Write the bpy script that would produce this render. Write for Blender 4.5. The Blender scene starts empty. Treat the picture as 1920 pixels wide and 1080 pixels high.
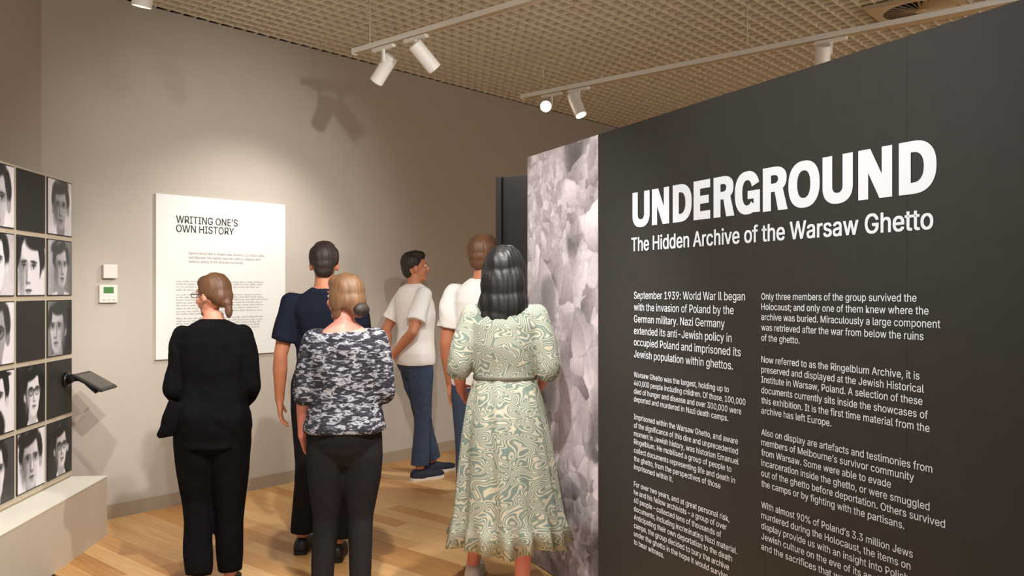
import bpy, bmesh, math, random
import numpy as np
from mathutils import Vector, Matrix, Euler

scene = bpy.context.scene
COL = scene.collection
R = math.radians

# ------------------------------------------------------------------ camera, world, light, exposure
cam_d = bpy.data.cameras.new('camera')
cam = bpy.data.objects.new('camera', cam_d)
COL.objects.link(cam)
cam.location = (0, 0, 1.54)
cam.rotation_euler = (R(90), 0, 0)
cam_d.sensor_width = 36
cam_d.lens = 36 * 1576 / 1920
cam_d.shift_y = 5 / 1920
cam_d.clip_start = 0.05
scene.camera = cam

w = bpy.data.worlds.new('world'); scene.world = w; w.use_nodes = True
w.node_tree.nodes['Background'].inputs[0].default_value = (1.0, 0.935, 0.85, 1)
w.node_tree.nodes['Background'].inputs[1].default_value = 1.0

vs = scene.view_settings
vs.view_transform = 'Standard'; vs.look = 'None'; vs.gamma = 1; vs.exposure = 0.0
vs.use_curve_mapping = False

# room frames: the long pale wall (t along it, s out from it) and its directions
WP = Vector((-2.395, 6.04, 0)); WD = Vector((.6566, .7543, 0)); WN = Vector((.7543, -.6566, 0))
CEIL = 3.528
def W(t, s, z=0.0):
    return WP + WD * t + WN * s + Vector((0, 0, z))

def spot(loc, target, power, angle=60, blend=.6, col=(1, .985, .96), size=.04):
    l = bpy.data.lights.new('spot_light', 'SPOT')
    l.energy = power; l.spot_size = R(angle); l.spot_blend = blend; l.color = col; l.shadow_soft_size = size
    o = bpy.data.objects.new('spot_light', l); COL.objects.link(o)
    o.location = loc
    d = Vector(target) - Vector(loc)
    o.rotation_euler = d.to_track_quat('-Z', 'Y').to_euler()
    return o

# gallery track lamps outside the frame, then added floor fill (and the beams of the visible ones are further below)
spot((1.2, 2.2, 3.1), (-2.75, 4.5, 1.0), 330, 40, 1.0)          # portrait board
spot((-1.55, 3.3, 3.1), (-2.62, 4.75, .7), 170, 62, .9)        # portrait board and plinth, from close by
spot((.5, 3.2, 3.1), W(.45, 0, 1.85), 270, 52, 1.0)             # panel on the pale wall
spot(W(2.52, 4.4, 3.06), W(.35, 0, 1.7), 95, 46, 1.0, size=.07)          # far end of the right track: left part of the wall
spot((-1.0, 1.6, 3.1), (.85, 2.9, 2.15), 230, 56, 1.0)           # black partition
spot((-1.3, .3, 3.1), (1.25, 2.4, 1.8), 80, 66, .9)
spot((-1.2, 3.4, 3.1), (.2, 4.5, 1.5), 90, 60, .9)             # rubble print
spot((-.3, 2.2, 3.1), (-1.0, 5.2, .0), 360, 84, .9)            # floor and visitors
spot(W(2.6, 2.8, 3.1), W(2.2, 1.2, .6), 230, 60, .9)            # floor further in

spot((-.6, 2.2, 3.1), (-.9, 2.2, 0), 520, 80, .9)            # added fill on the near floor, bounces up to brighten the ceiling
spot((.2, 3.6, 3.1), (-.4, 3.3, 0), 380, 70, .9)  # added fill, second bounce off the near floor
spot((3.2, 5.2, 3.1), (3.0, 5.4, 0), 500, 80, .9)            # added fill on the floor behind the partition, also for bounce

# ------------------------------------------------------------------ materials
def lin(c):
    return tuple((x / 12.92 if x <= .04045 else ((x + .055) / 1.055) ** 2.4) for x in [v / 255 for v in c])

def mat(name, rgb, rough=.6, metal=0, noise=.04, nscale=8, bump=0, bscale=60, emit=None, emit_s=0, stretch=(1, 1, 1), sheen=0, spec=.5):
    m = bpy.data.materials.new(name); m.use_nodes = True
    nt = m.node_tree; b = nt.nodes['Principled BSDF']
    c = lin(rgb)
    tc = nt.nodes.new('ShaderNodeTexCoord'); mp = nt.nodes.new('ShaderNodeMapping')
    mp.inputs['Scale'].default_value = stretch
    nt.links.new(tc.outputs['Object'], mp.inputs[0])
    if noise > 0:
        n = nt.nodes.new('ShaderNodeTexNoise'); n.inputs['Scale'].default_value = nscale; n.inputs['Detail'].default_value = 5
        nt.links.new(mp.outputs[0], n.inputs['Vector'])
        r = nt.nodes.new('ShaderNodeValToRGB')
        r.color_ramp.elements[0].position = .3; r.color_ramp.elements[1].position = .7
        r.color_ramp.elements[0].color = (*[max(0, x * (1 - noise)) for x in c], 1)
        r.color_ramp.elements[1].color = (*[min(1, x * (1 + noise)) for x in c], 1)
        nt.links.new(n.outputs[0], r.inputs[0]); nt.links.new(r.outputs[0], b.inputs['Base Color'])
    else:
        b.inputs['Base Color'].default_value = (*c, 1)
    b.inputs['Roughness'].default_value = rough; b.inputs['Metallic'].default_value = metal
    b.inputs['Specular IOR Level'].default_value = spec
    if sheen: b.inputs['Sheen Weight'].default_value = sheen
    if bump:
        n2 = nt.nodes.new('ShaderNodeTexNoise'); n2.inputs['Scale'].default_value = bscale; n2.inputs['Detail'].default_value = 4
        nt.links.new(mp.outputs[0], n2.inputs['Vector'])
        bp = nt.nodes.new('ShaderNodeBump'); bp.inputs['Strength'].default_value = bump; bp.inputs['Distance'].default_value = .004
        nt.links.new(n2.outputs[0], bp.inputs['Height']); nt.links.new(bp.outputs[0], b.inputs['Normal'])
    if emit:
        b.inputs['Emission Color'].default_value = (*lin(emit), 1); b.inputs['Emission Strength'].default_value = emit_s
    return m

def wood_mat():
    m = bpy.data.materials.new('oak_plank'); m.use_nodes = True
    nt = m.node_tree; b = nt.nodes['Principled BSDF']
    oi = nt.nodes.new('ShaderNodeObjectInfo')
    r = nt.nodes.new('ShaderNodeValToRGB'); cr = r.color_ramp
    cr.elements[0].position = 0; cr.elements[0].color = (*lin((190, 136, 78)), 1)
    cr.elements[1].position = 1; cr.elements[1].color = (*lin((232, 190, 132)), 1)
    for p, c in ((.14, (200, 146, 86)), (.35, (216, 168, 110)), (.6, (226, 180, 122)), (.8, (208, 156, 96))):
        e = cr.elements.new(p); e.color = (*lin(c), 1)
    nt.links.new(oi.outputs['Random'], r.inputs[0])
    tc = nt.nodes.new('ShaderNodeTexCoord'); mp = nt.nodes.new('ShaderNodeMapping')
    mp.inputs['Scale'].default_value = (1.2, 26, 4)
    ad = nt.nodes.new('ShaderNodeVectorMath'); ad.operation = 'ADD'
    nt.links.new(tc.outputs['Object'], ad.inputs[0]); nt.links.new(oi.outputs['Location'], ad.inputs[1])
    nt.links.new(ad.outputs[0], mp.inputs[0])
    n = nt.nodes.new('ShaderNodeTexNoise'); n.inputs['Scale'].default_value = 2.2; n.inputs['Detail'].default_value = 6; n.inputs['Distortion'].default_value = .6
    nt.links.new(mp.outputs[0], n.inputs['Vector'])
    mx = nt.nodes.new('ShaderNodeMixRGB'); mx.blend_type = 'MULTIPLY'; mx.inputs[0].default_value = 1
    r2 = nt.nodes.new('ShaderNodeValToRGB')
    r2.color_ramp.elements[0].position = .3; r2.color_ramp.elements[0].color = (.80, .74, .66, 1)
    r2.color_ramp.elements[1].position = .65; r2.color_ramp.elements[1].color = (1.0, 1.0, 1.0, 1)
    nt.links.new(n.outputs[0], r2.inputs[0])
    nt.links.new(r.outputs[0], mx.inputs[1]); nt.links.new(r2.outputs[0], mx.inputs[2])
    nt.links.new(mx.outputs[0], b.inputs['Base Color'])
    b.inputs['Roughness'].default_value = .38
    return m

def vcol_mat(name, rough=.5):
    m = bpy.data.materials.new(name); m.use_nodes = True
    nt = m.node_tree; b = nt.nodes['Principled BSDF']
    a = nt.nodes.new('ShaderNodeAttribute'); a.attribute_name = 'print'
    n = nt.nodes.new('ShaderNodeTexNoise'); n.inputs['Scale'].default_value = 300
    mx = nt.nodes.new('ShaderNodeMixRGB'); mx.blend_type = 'OVERLAY'; mx.inputs[0].default_value = .1
    tc = nt.nodes.new('ShaderNodeTexCoord'); nt.links.new(tc.outputs['Object'], n.inputs['Vector'])
    nt.links.new(a.outputs['Color'], mx.inputs[1]); nt.links.new(n.outputs[0], mx.inputs[2])
    nt.links.new(mx.outputs[0], b.inputs['Base Color']); b.inputs['Roughness'].default_value = rough
    return m

def zebra_mat(name, stops, scale, freq, stretch=(1, 1, 1), distort=0.0, rough=.8, detail=1.0):
    """wandering printed stripes: a ramp over fract(noise * freq)"""
    m = bpy.data.materials.new(name); m.use_nodes = True
    nt = m.node_tree; b = nt.nodes['Principled BSDF']
    tc = nt.nodes.new('ShaderNodeTexCoord'); mp = nt.nodes.new('ShaderNodeMapping')
    mp.inputs['Scale'].default_value = stretch
    nt.links.new(tc.outputs['Object'], mp.inputs[0])
    n = nt.nodes.new('ShaderNodeTexNoise'); n.inputs['Scale'].default_value = scale
    n.inputs['Detail'].default_value = detail; n.inputs['Distortion'].default_value = distort
    nt.links.new(mp.outputs[0], n.inputs['Vector'])
    mu = nt.nodes.new('ShaderNodeMath'); mu.operation = 'MULTIPLY'; mu.inputs[1].default_value = freq
    pp = nt.nodes.new('ShaderNodeMath'); pp.operation = 'PINGPONG'; pp.inputs[1].default_value = 1
    nt.links.new(n.outputs[0], mu.inputs[0]); nt.links.new(mu.outputs[0], pp.inputs[0])
    r = nt.nodes.new('ShaderNodeValToRGB'); cr = r.color_ramp
    cr.elements[0].position = stops[0][0]; cr.elements[0].color = (*lin(stops[0][1]), 1)
    cr.elements[1].position = stops[-1][0]; cr.elements[1].color = (*lin(stops[-1][1]), 1)
    for p, c in stops[1:-1]:
        e = cr.elements.new(p); e.color = (*lin(c), 1)
    nt.links.new(pp.outputs[0], r.inputs[0]); nt.links.new(r.outputs[0], b.inputs['Base Color'])
    b.inputs['Roughness'].default_value = rough; b.inputs['Specular IOR Level'].default_value = .2
    return m

M = {}
M['wall'] = mat('wall_paint', (184, 174, 162), .9, noise=.015, nscale=3, bump=.08, bscale=90, spec=.2)
M['gap_shade'] = mat('gap_shade_black', (20, 17, 14), .95, noise=.02, spec=.1)  # shade of the void above the wall, given as a near-black colour
M['base'] = mat('baseboard_paint', (158, 142, 122), .6, noise=.02)
M['wood'] = wood_mat()
M['under'] = mat('underfloor', (70, 48, 30), .9)
M['blade'] = mat('grid_blade_metal', (240, 226, 200), .55, noise=.03)
M['plenum'] = mat('plenum', (60, 52, 42), .95)
M['white'] = mat('white_powder_coat', (247, 244, 238), .45, noise=.01)
M['cream'] = mat('board_paint', (206, 190, 166), .7, noise=.015)
M['plinth'] = mat('plinth_paint', (206, 192, 172), .7, noise=.015)
M['black'] = mat('partition_black', (47, 44, 41), .62, noise=.06, nscale=14, bump=.05, bscale=200, spec=.35)
M['black_edge'] = mat('partition_edge_black', (30, 28, 27), .7)
M['tile_black'] = mat('tile_black', (52, 49, 46), .6, noise=.05, nscale=10, spec=.3)
M['tile_edge'] = mat('tile_edge', (34, 32, 30), .6)
M['letter'] = mat('white_vinyl', (222, 226, 234), .55, noise=0)
M['ink'] = mat('dark_ink', (34, 32, 30), .6, noise=0)
M['ink_grey'] = mat('grey_ink', (142, 136, 128), .7, noise=0)
M['panel_white'] = mat('panel_white', (226, 223, 216), .6, noise=.006)
M['panel_edge'] = mat('panel_edge', (70, 62, 52), .7)
M['plastic_white'] = mat('white_plastic', (222, 214, 206), .4, noise=0)
M['lcd'] = mat('green_display', (74, 120, 62), .3, noise=.1, nscale=80, emit=(60, 120, 55), emit_s=.10)
M['led'] = mat('indicator', (240, 240, 230), .3, noise=0, emit=(250, 250, 240), emit_s=1.5)
M['dev_black'] = mat('device_black', (14, 14, 14), .35, noise=0)
M['screen'] = mat('tablet_glass', (60, 54, 48), .12, noise=0)
M['lens'] = mat('lamp_lens', (255, 240, 215), .3, noise=0, emit=(255, 236, 200), emit_s=9)
M['lens_hot'] = mat('lamp_lens_hot', (255, 240, 215), .3, noise=0, emit=(255, 240, 215), emit_s=60)
M['metal'] = mat('diffuser_paint', (204, 184, 152), .5, noise=.02)
M['void'] = mat('duct_void', (12, 10, 9), .9)
M['wire'] = mat('suspension_wire', (225, 215, 200), .5, metal=0, noise=0)
M['print'] = vcol_mat('photo_print', .5)
M['skin'] = mat('skin', (206, 140, 112), .55, noise=.06, nscale=12)
M['skin_rosy'] = mat('skin_rosy', (214, 134, 116), .55, noise=.06, nscale=12)
M['skin_tan'] = mat('skin_tan', (190, 122, 88), .55, noise=.06, nscale=12)
M['cloth_black'] = mat('black_cloth', (15, 14, 15), .95, noise=.2, nscale=20, bump=.3, bscale=400, spec=.08)
M['jean_black'] = mat('black_denim', (31, 29, 30), .92, noise=.15, nscale=30, bump=.3, bscale=500, spec=.12)
M['navy'] = mat('navy_jersey', (28, 31, 46), .92, noise=.1, nscale=25, bump=.3, bscale=400, spec=.12)
M['tee'] = mat('white_jersey', (236, 231, 225), .9, noise=.03, nscale=10, bump=.2, bscale=300, spec=.2)
M['denim'] = mat('blue_denim', (62, 72, 92), .9, noise=.16, nscale=40, bump=.3, bscale=500, spec=.15)
M['shoe_black'] = mat('black_leather', (18, 17, 17), .5, noise=.05)
M['shoe_navy'] = mat('navy_canvas', (30, 34, 50), .8, noise=.05)
M['shoe_white'] = mat('white_leather', (214, 206, 198), .6, noise=.03)
M['sole'] = mat('white_rubber', (214, 206, 196), .7, noise=.02)
M['hair_brown'] = mat('brown_hair', (96, 62, 38), .55, noise=.35, nscale=14, bump=.6, bscale=70, stretch=(1, 1, .18))
M['hair_fair'] = mat('fair_brown_hair', (112, 80, 52), .55, noise=.35, nscale=14, bump=.6, bscale=70, stretch=(1, 1, .18))
M['hair_dark'] = mat('dark_hair', (40, 28, 22), .6, noise=.3, nscale=20, bump=.6, bscale=90)
M['hair_black'] = mat('black_hair', (16, 13, 13), .5, noise=.3, nscale=20, bump=.7, bscale=60, stretch=(1, 1, .2))
M['eye'] = mat('eye_white', (225, 220, 214), .3, noise=0)
M['lip'] = mat('lips', (176, 92, 84), .5, noise=0)
M['dress'] = zebra_mat('patterned_dress', [(0, (184, 174, 154)), (.34, (170, 164, 146)), (.5, (126, 134, 120)), (.8, (106, 119, 110)), (1, (112, 124, 116))], 8, 44, (.85, .85, 1.25), .8)
M['knit'] = zebra_mat('flecked_knit', [(0, (172, 170, 174)), (.28, (108, 106, 112)), (.5, (56, 55, 62)), (1, (32, 31, 38))], 70, 5, (.36, .36, 1.0), .6, detail=3)
M['belt'] = mat('dress_belt', (92, 88, 74), .7, noise=.2, nscale=40)

# ------------------------------------------------------------------ object helpers
def link(name, mesh, m, parent=None, smooth=False):
    o = bpy.data.objects.new(name, mesh)
    COL.objects.link(o)
    if m is not None:
        if isinstance(m, (list, tuple)):
            for q in m: mesh.materials.append(q)
        elif len(mesh.materials) == 0: mesh.materials.append(m)
    if parent: o.parent = parent
    if smooth:
        mesh.polygons.foreach_set('use_smooth', [True] * len(mesh.polygons))
    return o

def from_bm(name, bm, m, parent=None, smooth=False):
    me = bpy.data.meshes.new(name)
    bmesh.ops.recalc_face_normals(bm, faces=bm.faces)
    bm.to_mesh(me); bm.free()
    return link(name, me, m, parent, smooth)

def empty(name, loc, rotz=0, label=None, cat=None, group=None):
    o = bpy.data.objects.new(name, None); COL.objects.link(o)
    o.location = loc; o.rotation_euler = (0, 0, rotz); o.empty_display_size = .1
    tag(o, label, cat, group)
    return o

def tag(o, label=None, cat=None, group=None, kind=None):
    if label: o['label'] = label
    if cat: o['category'] = cat
    if group: o['group'] = group
    if kind: o['kind'] = kind
    return o

def box(bm, x0, x1, y0, y1, z0, z1, bevel=0, mi=0):
    vs_ = [bm.verts.new((x, y, z)) for z in (z0, z1) for y in (y0, y1) for x in (x0, x1)]
    idx = [(0, 2, 3, 1), (4, 5, 7, 6), (0, 1, 5, 4), (1, 3, 7, 5), (3, 2, 6, 7), (2, 0, 4, 6)]
    fs = [bm.faces.new([vs_[i] for i in f]) for f in idx]
    for f in fs: f.material_index = mi
    if bevel:
        es = set(e for f in fs for e in f.edges)
        bmesh.ops.bevel(bm, geom=list(es), offset=bevel, segments=2, affect='EDGES', profile=.5)
    return fs

def boxobj(name, dims, m, parent=None, bevel=0):
    bm = bmesh.new(); box(bm, *dims, bevel=bevel)
    return from_bm(name, bm, m, parent)

def frame_of(d, up=Vector((0, 0, 1))):
    d = d.normalized()
    if abs(d.dot(up)) > .98: up = Vector((0, 1, 0))
    x = d.cross(up).normalized(); y = x.cross(d).normalized()
    return x, y

def loft(bm, rings, n=20, cap=True):
    """rings: (centre, axis_x, axis_y) with axis lengths as radii"""
    prev = None; first = None
    for c, ax, ay in rings:
        r = [bm.verts.new(c + ax * math.cos(2 * math.pi * i / n) + ay * math.sin(2 * math.pi * i / n)) for i in range(n)]
        if prev:
            for i in range(n):
                bm.faces.new((prev[i], prev[(i + 1) % n], r[(i + 1) % n], r[i]))
        else: first = r
        prev = r
    if cap:
        bm.faces.new(list(reversed(first))); bm.faces.new(prev)

def tube(bm, pts, rad, n=14, up=Vector((0, 0, 1))):
    rings = []
    pts = [Vector(p) for p in pts]
    for i, p in enumerate(pts):
        d = (pts[min(i + 1, len(pts) - 1)] - pts[max(i - 1, 0)])
        x, y = frame_of(d, up)
        r = rad[i] if isinstance(rad, (list, tuple)) else rad
        if isinstance(r, (list, tuple)): rings.append((p, x * r[0], y * r[1]))
        else: rings.append((p, x * r, y * r))
    loft(bm, rings, n)

def ball(bm, c, r, mtx=None, u=14, v=10):
    if not isinstance(r, (list, tuple)): r = (r, r, r)
    m = Matrix.Translation(Vector(c)) @ Matrix.Diagonal((*r, 1))
    if mtx is not None: m = mtx @ m
    bmesh.ops.create_uvsphere(bm, u_segments=u, v_segments=v, radius=1, matrix=m)

# ------------------------------------------------------------------ room shell
def struct(name, bm, m, parent=None):
    o = from_bm(name, bm, m, parent)
    if not parent: o['kind'] = 'structure'
    return o

ROTW = math.atan2(WD.y, WD.x)
def wall_frame(name, t, s, z, label=None, cat=None, group=None):
    return empty(name, W(t, s, z), ROTW, label, cat, group)

# pale back wall
bm = bmesh.new(); box(bm, -1.03, 9.0, 0, .12, 0, CEIL)
o = struct('wall_back', bm, M['wall']); o.location = WP; o.rotation_euler.z = ROTW
bm = bmesh.new(); box(bm, -1.2, 9.0, .12, .2, CEIL - .1, CEIL + .6)
o = struct('shade_strip_1', bm, M['gap_shade']); o.location = WP; o.rotation_euler.z = ROTW  # added dark strip: stands in for the shade seen over the wall top
bm = bmesh.new(); box(bm, -.9, 9.0, -.012, 0, 0, .095)
o = struct('baseboard_back', bm, M['base']); o.location = WP; o.rotation_euler.z = ROTW
# left wall, behind the portrait board
LU = Vector((-.0854, .9963, 0)); ROTL = math.atan2(LU.y, LU.x)
LC = Vector((-2.995, 5.345, 0))
bm = bmesh.new(); box(bm, -7.0, .1, 0, .12, 0, CEIL + .5)
o = struct('wall_left', bm, M['wall']); o.location = LC; o.rotation_euler.z = ROTL
# pale wall closing the far side of the room, behind the partition
bm = bmesh.new(); box(bm, 6.3, 6.42, -7.9, -.001, -.0, CEIL)
o = struct('wall_right', bm, M['wall']); o.location = WP; o.rotation_euler.z = ROTW
# floor: underfloor + planks
bm = bmesh.new(); box(bm, -2.2, 8.9, -8.0, .0, -.06, -.016)
floor = struct('floor', bm, M['under']); floor.location = WP; floor.rotation_euler.z = ROTW
rng = random.Random(4)
def plank_mesh(L):
    bm = bmesh.new(); box(bm, 0.0006, L - .0006, .0006, .1294, -.016, 0, bevel=.0009)
    bmesh.ops.recalc_face_normals(bm, faces=bm.faces)
    me = bpy.data.meshes.new('plank'); bm.to_mesh(me); bm.free(); me.materials.append(M['wood']); return me
plank_lib = {L: plank_mesh(L) for L in (1.2, 1.6, 2.0, 2.4, 2.8)}
k = 0; cnt = 0
PF = Matrix.Rotation(-math.pi / 2, 4, 'Z')
t = -1.17
while t < 6.17:
    s0 = -rng.choice((0.0, .4, .9, 1.3))
    while s0 < 6.0:
        L = rng.choice(list(plank_lib)) if s0 < 3.2 else 2.8
        if s0 < 0:
            L2 = min(plank_lib, key=lambda q: abs(q - (L + s0))); st = 0.0; L = L2
        else: st = s0
        st = max(0, s0)
        if t < -.9 and st < .4: pass
        o = bpy.data.objects.new('plank', plank_lib[L]); COL.objects.link(o); o.parent = floor
        o.rotation_euler.z = -math.pi / 2; o.location = (t, -st - .001, 0)
        s0 = st + L; cnt += 1
    t += .13
print('planks', cnt)

# open cell ceiling
bm = bmesh.new(); box(bm, -2.6, 8.9, -8.0, .12, .60, .64)
ceiling = struct('ceiling', bm, M['plenum']); ceiling.location = WP + Vector((0, 0, CEIL)); ceiling.rotation_euler.z = ROTW
def blade_mesh(x0, x1, y0, y1):
    bm = bmesh.new(); box(bm, x0, x1, y0, y1, 0, .062)
    bmesh.ops.recalc_face_normals(bm, faces=bm.faces)
    me = bpy.data.meshes.new('grid_blade'); bm.to_mesh(me); bm.free(); me.materials.append(M['blade']); return me
bA = blade_mesh(-.0055, .0055, -6.6, .11); bB = blade_mesh(-2.4, 7.6, -.0055, .0055)
for i in range(-23, 76):
    o = bpy.data.objects.new('grid_blade', bA); COL.objects.link(o); o.parent = ceiling; o.location = (i * .1 + .02, 0, 0)
for i in range(0, 66):
    o = bpy.data.objects.new('grid_blade', bB); COL.objects.link(o); o.parent = ceiling; o.location = (0, -(i * .1 + .045), 0)

# ------------------------------------------------------------------ lettering
_fc = {}
def sans_font():                 # the sans serif that ships with Blender; the built-in face if it is not there
    if 'f' not in _fc:
        _fc['f'] = None
        try:
            import os
            _fc['f'] = bpy.data.fonts.load(os.path.join(bpy.utils.system_resource('DATAFILES'), 'fonts', 'Inter.woff2'))
        except Exception: pass
    return _fc['f']
def glyph_line(text, bold=0.0, space=1.0):
    cu = bpy.data.curves.new('lettering', 'FONT'); cu.body = text; cu.size = 1; cu.resolution_u = 3
    if sans_font(): cu.font = sans_font()
    cu.offset = bold; cu.space_character = space; cu.fill_mode = 'FRONT'
    ob = bpy.data.objects.new('tmp', cu)
    me = bpy.data.meshes.new_from_object(ob)
    n = len(me.vertices); co = np.empty(n * 3); me.vertices.foreach_get('co', co); co = co.reshape(-1, 3)
    faces = [list(p.vertices) for p in me.polygons]
    bpy.data.objects.remove(ob); bpy.data.curves.remove(cu); bpy.data.meshes.remove(me)
    return co, faces
def cap_h():
    if 'h' not in _fc:
        co, f = glyph_line('H'); _fc['h'] = co[:, 1].max() - co[:, 1].min()
    return _fc['h']
def lettering(name, lines, m, parent, y=-.002, bold=0.0, space=1.0):
    if sans_font() and bold:
        k_ = bold; sh = [(-k_, -k_ * .5), (k_, -k_ * .5), (-k_, k_ * .5), (k_, k_ * .5), (0, 0)]; bold = 0.0
    else: k_ = 0; sh = [(0, 0)]
    """lines: (text, x0, x1, baseline z, cap height)"""
    V = []; F = []; nv = 0
    for text, x0, x1, zb, ch in lines:
        co, fs = glyph_line(text, bold, space)
        a, b_ = co[:, 0].min(), co[:, 0].max()
        sx = (x1 - x0) / (b_ - a); sz = ch / (cap_h() + 2 * bold)
        P = np.zeros_like(co); P[:, 0] = x0 + (co[:, 0] - a) * sx; P[:, 1] = y; P[:, 2] = zb + (co[:, 1] + bold) * sz
        for q_, (ox, oz) in enumerate(sh):      # heavier weight: the same outline laid again a stroke's breadth apart
            Q = P.copy(); Q[:, 0] += ox * sx * .999; Q[:, 2] += oz * sz; Q[:, 1] -= q_ * .00012
            V += Q.tolist(); F += [[i + nv for i in f] for f in fs]; nv += len(co)
    me = bpy.data.meshes.new(name); me.from_pydata(V, [], F); me.update()
    return link(name, me, m, parent)

def print_grid(name, x0, x1, z0, z1, img, parent, y, m):
    """flat photographic print: colours on a fine grid. img rows bottom to top"""
    H, Wd = img.shape[:2]
    xs = np.linspace(x0, x1, Wd); zs = np.linspace(z0, z1, H)
    X, Z = np.meshgrid(xs, zs)
    V = np.stack([X, np.full_like(X, y), Z], -1).reshape(-1, 3)
    i = np.arange(H * Wd).reshape(H, Wd)
    F = np.stack([i[:-1, :-1], i[:-1, 1:], i[1:, 1:], i[1:, :-1]], -1).reshape(-1, 4)
    me = bpy.data.meshes.new(name)
    me.vertices.add(len(V)); me.vertices.foreach_set('co', V.ravel())
    me.loops.add(F.size); me.loops.foreach_set('vertex_index', F.ravel())
    me.polygons.add(len(F)); me.polygons.foreach_set('loop_start', np.arange(0, F.size, 4))
    me.update(calc_edges=True)
    a = me.color_attributes.new('print', 'FLOAT_COLOR', 'POINT')
    c = img if img.ndim == 3 else np.repeat(img[:, :, None], 3, 2)
    c = np.clip(c, 0, 1)
    c = np.where(c <= .04045, c / 12.92, ((c + .055) / 1.055) ** 2.4)
    rgba = np.concatenate([c, np.ones((*c.shape[:2], 1))], -1)
    a.data.foreach_set('color', rgba.astype(np.float32).ravel())
    return link(name, me, m, parent)

def vnoise(H, Wd, cells_y, cells_x, rs):
    g = rs.rand(cells_y + 2, cells_x + 2)
    y = np.linspace(0, cells_y, H); x = np.linspace(0, cells_x, Wd)
    yi = np.minimum(y.astype(int), cells_y); xi = np.minimum(x.astype(int), cells_x)
    fy = y - yi; fx = x - xi; fy = fy * fy * (3 - 2 * fy); fx = fx * fx * (3 - 2 * fx)
    a = g[yi][:, xi]; b_ = g[yi][:, xi + 1]; c = g[yi + 1][:, xi]; d = g[yi + 1][:, xi + 1]
    return (a * (1 - fx) + b_ * fx) * (1 - fy[:, None]) + (c * (1 - fx) + d * fx) * fy[:, None]

# ------------------------------------------------------------------ black partition with lettering
BO = Vector((.0886, 4.815, 0)); BD = Vector((.432, -.9019, 0)); ROTB = math.atan2(BD.y, BD.x)
BH = 2.305
def bt(x):                       # distance along the partition seen at image column x
    r = (x - 960) / 1576
    return (r * 4.815 - .0886) / (.432 + .9019 * r)
def bz(x, y):
    t = bt(x); Y = 4.815 - .9019 * t
    return 1.54 - (y - 545) * Y / 1576
part = empty('partition_wall', BO, ROTB, 'tall black freestanding partition with the big white title UNDERGROUND and white text columns', 'partition')
part_len = 4.6
bm = bmesh.new(); box(bm, 0.006, part_len, .012, .14, .0, BH - .003)
from_bm('core', bm, M['black_edge'], part)
seams = [bt(1123), bt(1235), bt(1434), bt(1700), bt(1700) + .62, bt(1700) + 1.24, part_len]
for a, b_ in zip(seams[:-1], seams[1:]):
    boxobj('panel', (a + .0002, b_ - .0002, 0, .012, .004, BH), M['black'], part, bevel=.0016)

col1 = ["September 1939: World War ll began", "with the invasion of Poland by the", "German military. Nazi Germany",
 "extended its anti-Jewish policy in", "occupied Poland and imprisoned its", "Jewish population within ghettos."]
y1 = [560.2, 582.2, 604.2, 626.3, 647.5, 669.8]; e1 = [1397.7, 1376.4, 1359.6, 1372.5, 1389.7, 1375.1]
col1b = [("Warsaw Ghetto was the largest, holding up to", 706.6, 1367.4), ("460,000 people including children. Of those, 100,000", 722.2, 1398.5),
 ("died of hunger and disease and over 300,000 were", 737.7, 1390.7), ("deported and murdered in Nazi death camps.", 752.5, 1366),
 ("Imprisoned within the Warsaw Ghetto, and aware", 785.6, 1384.4), ("of the significance of this dire and unprecedented", 801.4, 1384.4),
 ("moment in Jewish history, was historian Emanuel", 817, 1385.5), ("Ringelblum. He mobilised a group of people to", 832, 1372),
 ("collect documents representing life and death in", 848.3, 1379), ("the ghetto, from the perspectives of those", 863.9, 1351.7),
 ("imprisoned within it.", 879.2, 1262.2),
 ("For over two years, and at great personal risk,", 911.7, 1368.3), ("he and his fellow archivists \u2013 a group of over", 926.7, 1363.6),
 ("60 people \u2013 collected tens of thousands of", 942, 1353), ("documents, including incriminating Nazi material.", 957.8, 1383),
 ("Anticipating their own deportation to the death", 973.3, 1373.3), ("camps, the group decided to bury the archive", 988.9, 1367.5),
 ("under the ghetto in the hope it would survive", 1004.4, 1365.6), ("to bear witness.", 1019.7, 1245.6)]
col2 = [("Only three members of the group survived the", 561.7, 1719.4), ("Holocaust; and only one of them knew where the", 580.8, 1742),
 ("archive was buried. Miraculously a large component", 600, 1764), ("was retrieved after the war from below the ruins", 619.4, 1732.5),
 ("of the ghetto.", 638.9, 1500),
 ("Now referred to as the Ringelblum Archive, it is", 679.4, 1725), ("preserved and displayed at the Jewish Historical", 698.3, 1733.3),
 ("Institute in Warsaw, Poland. A selection of these", 717, 1730.6), ("documents currently sits inside the showcases of", 736.7, 1740.8),
 ("this exhibition. It is the first time material from the", 756, 1743.9), ("archive has left Europe.", 775, 1559.4),
 ("Also on display are artefacts and testimonies from", 815.6, 1749), ("members of Melbourne\u2019s survivor community", 834.4, 1714.7),
 ("from Warsaw. Some were able to evade", 853.6, 1671.4), ("incarceration inside the ghetto, or were smuggled", 872.8, 1743.9),
 ("out of the ghetto before deportation. Others survived", 892.2, 1773), ("the camps or by fighting with the partisans.", 911.7, 1696.4),
 ("With almost 90% of Poland\u2019s 3.3 million Jews", 951.7, 1712.5), ("murdered during the Holocaust, the items on", 971.2, 1708),
 ("display provide us with an insight into Polish", 990.7, 1704), ("Jewish culture on the eve of its annihilation", 1010.2, 1703),
 ("and the sacrifices that were", 1029.7, 1597)]
xa, xb = 1189.5, 1428.5
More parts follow.
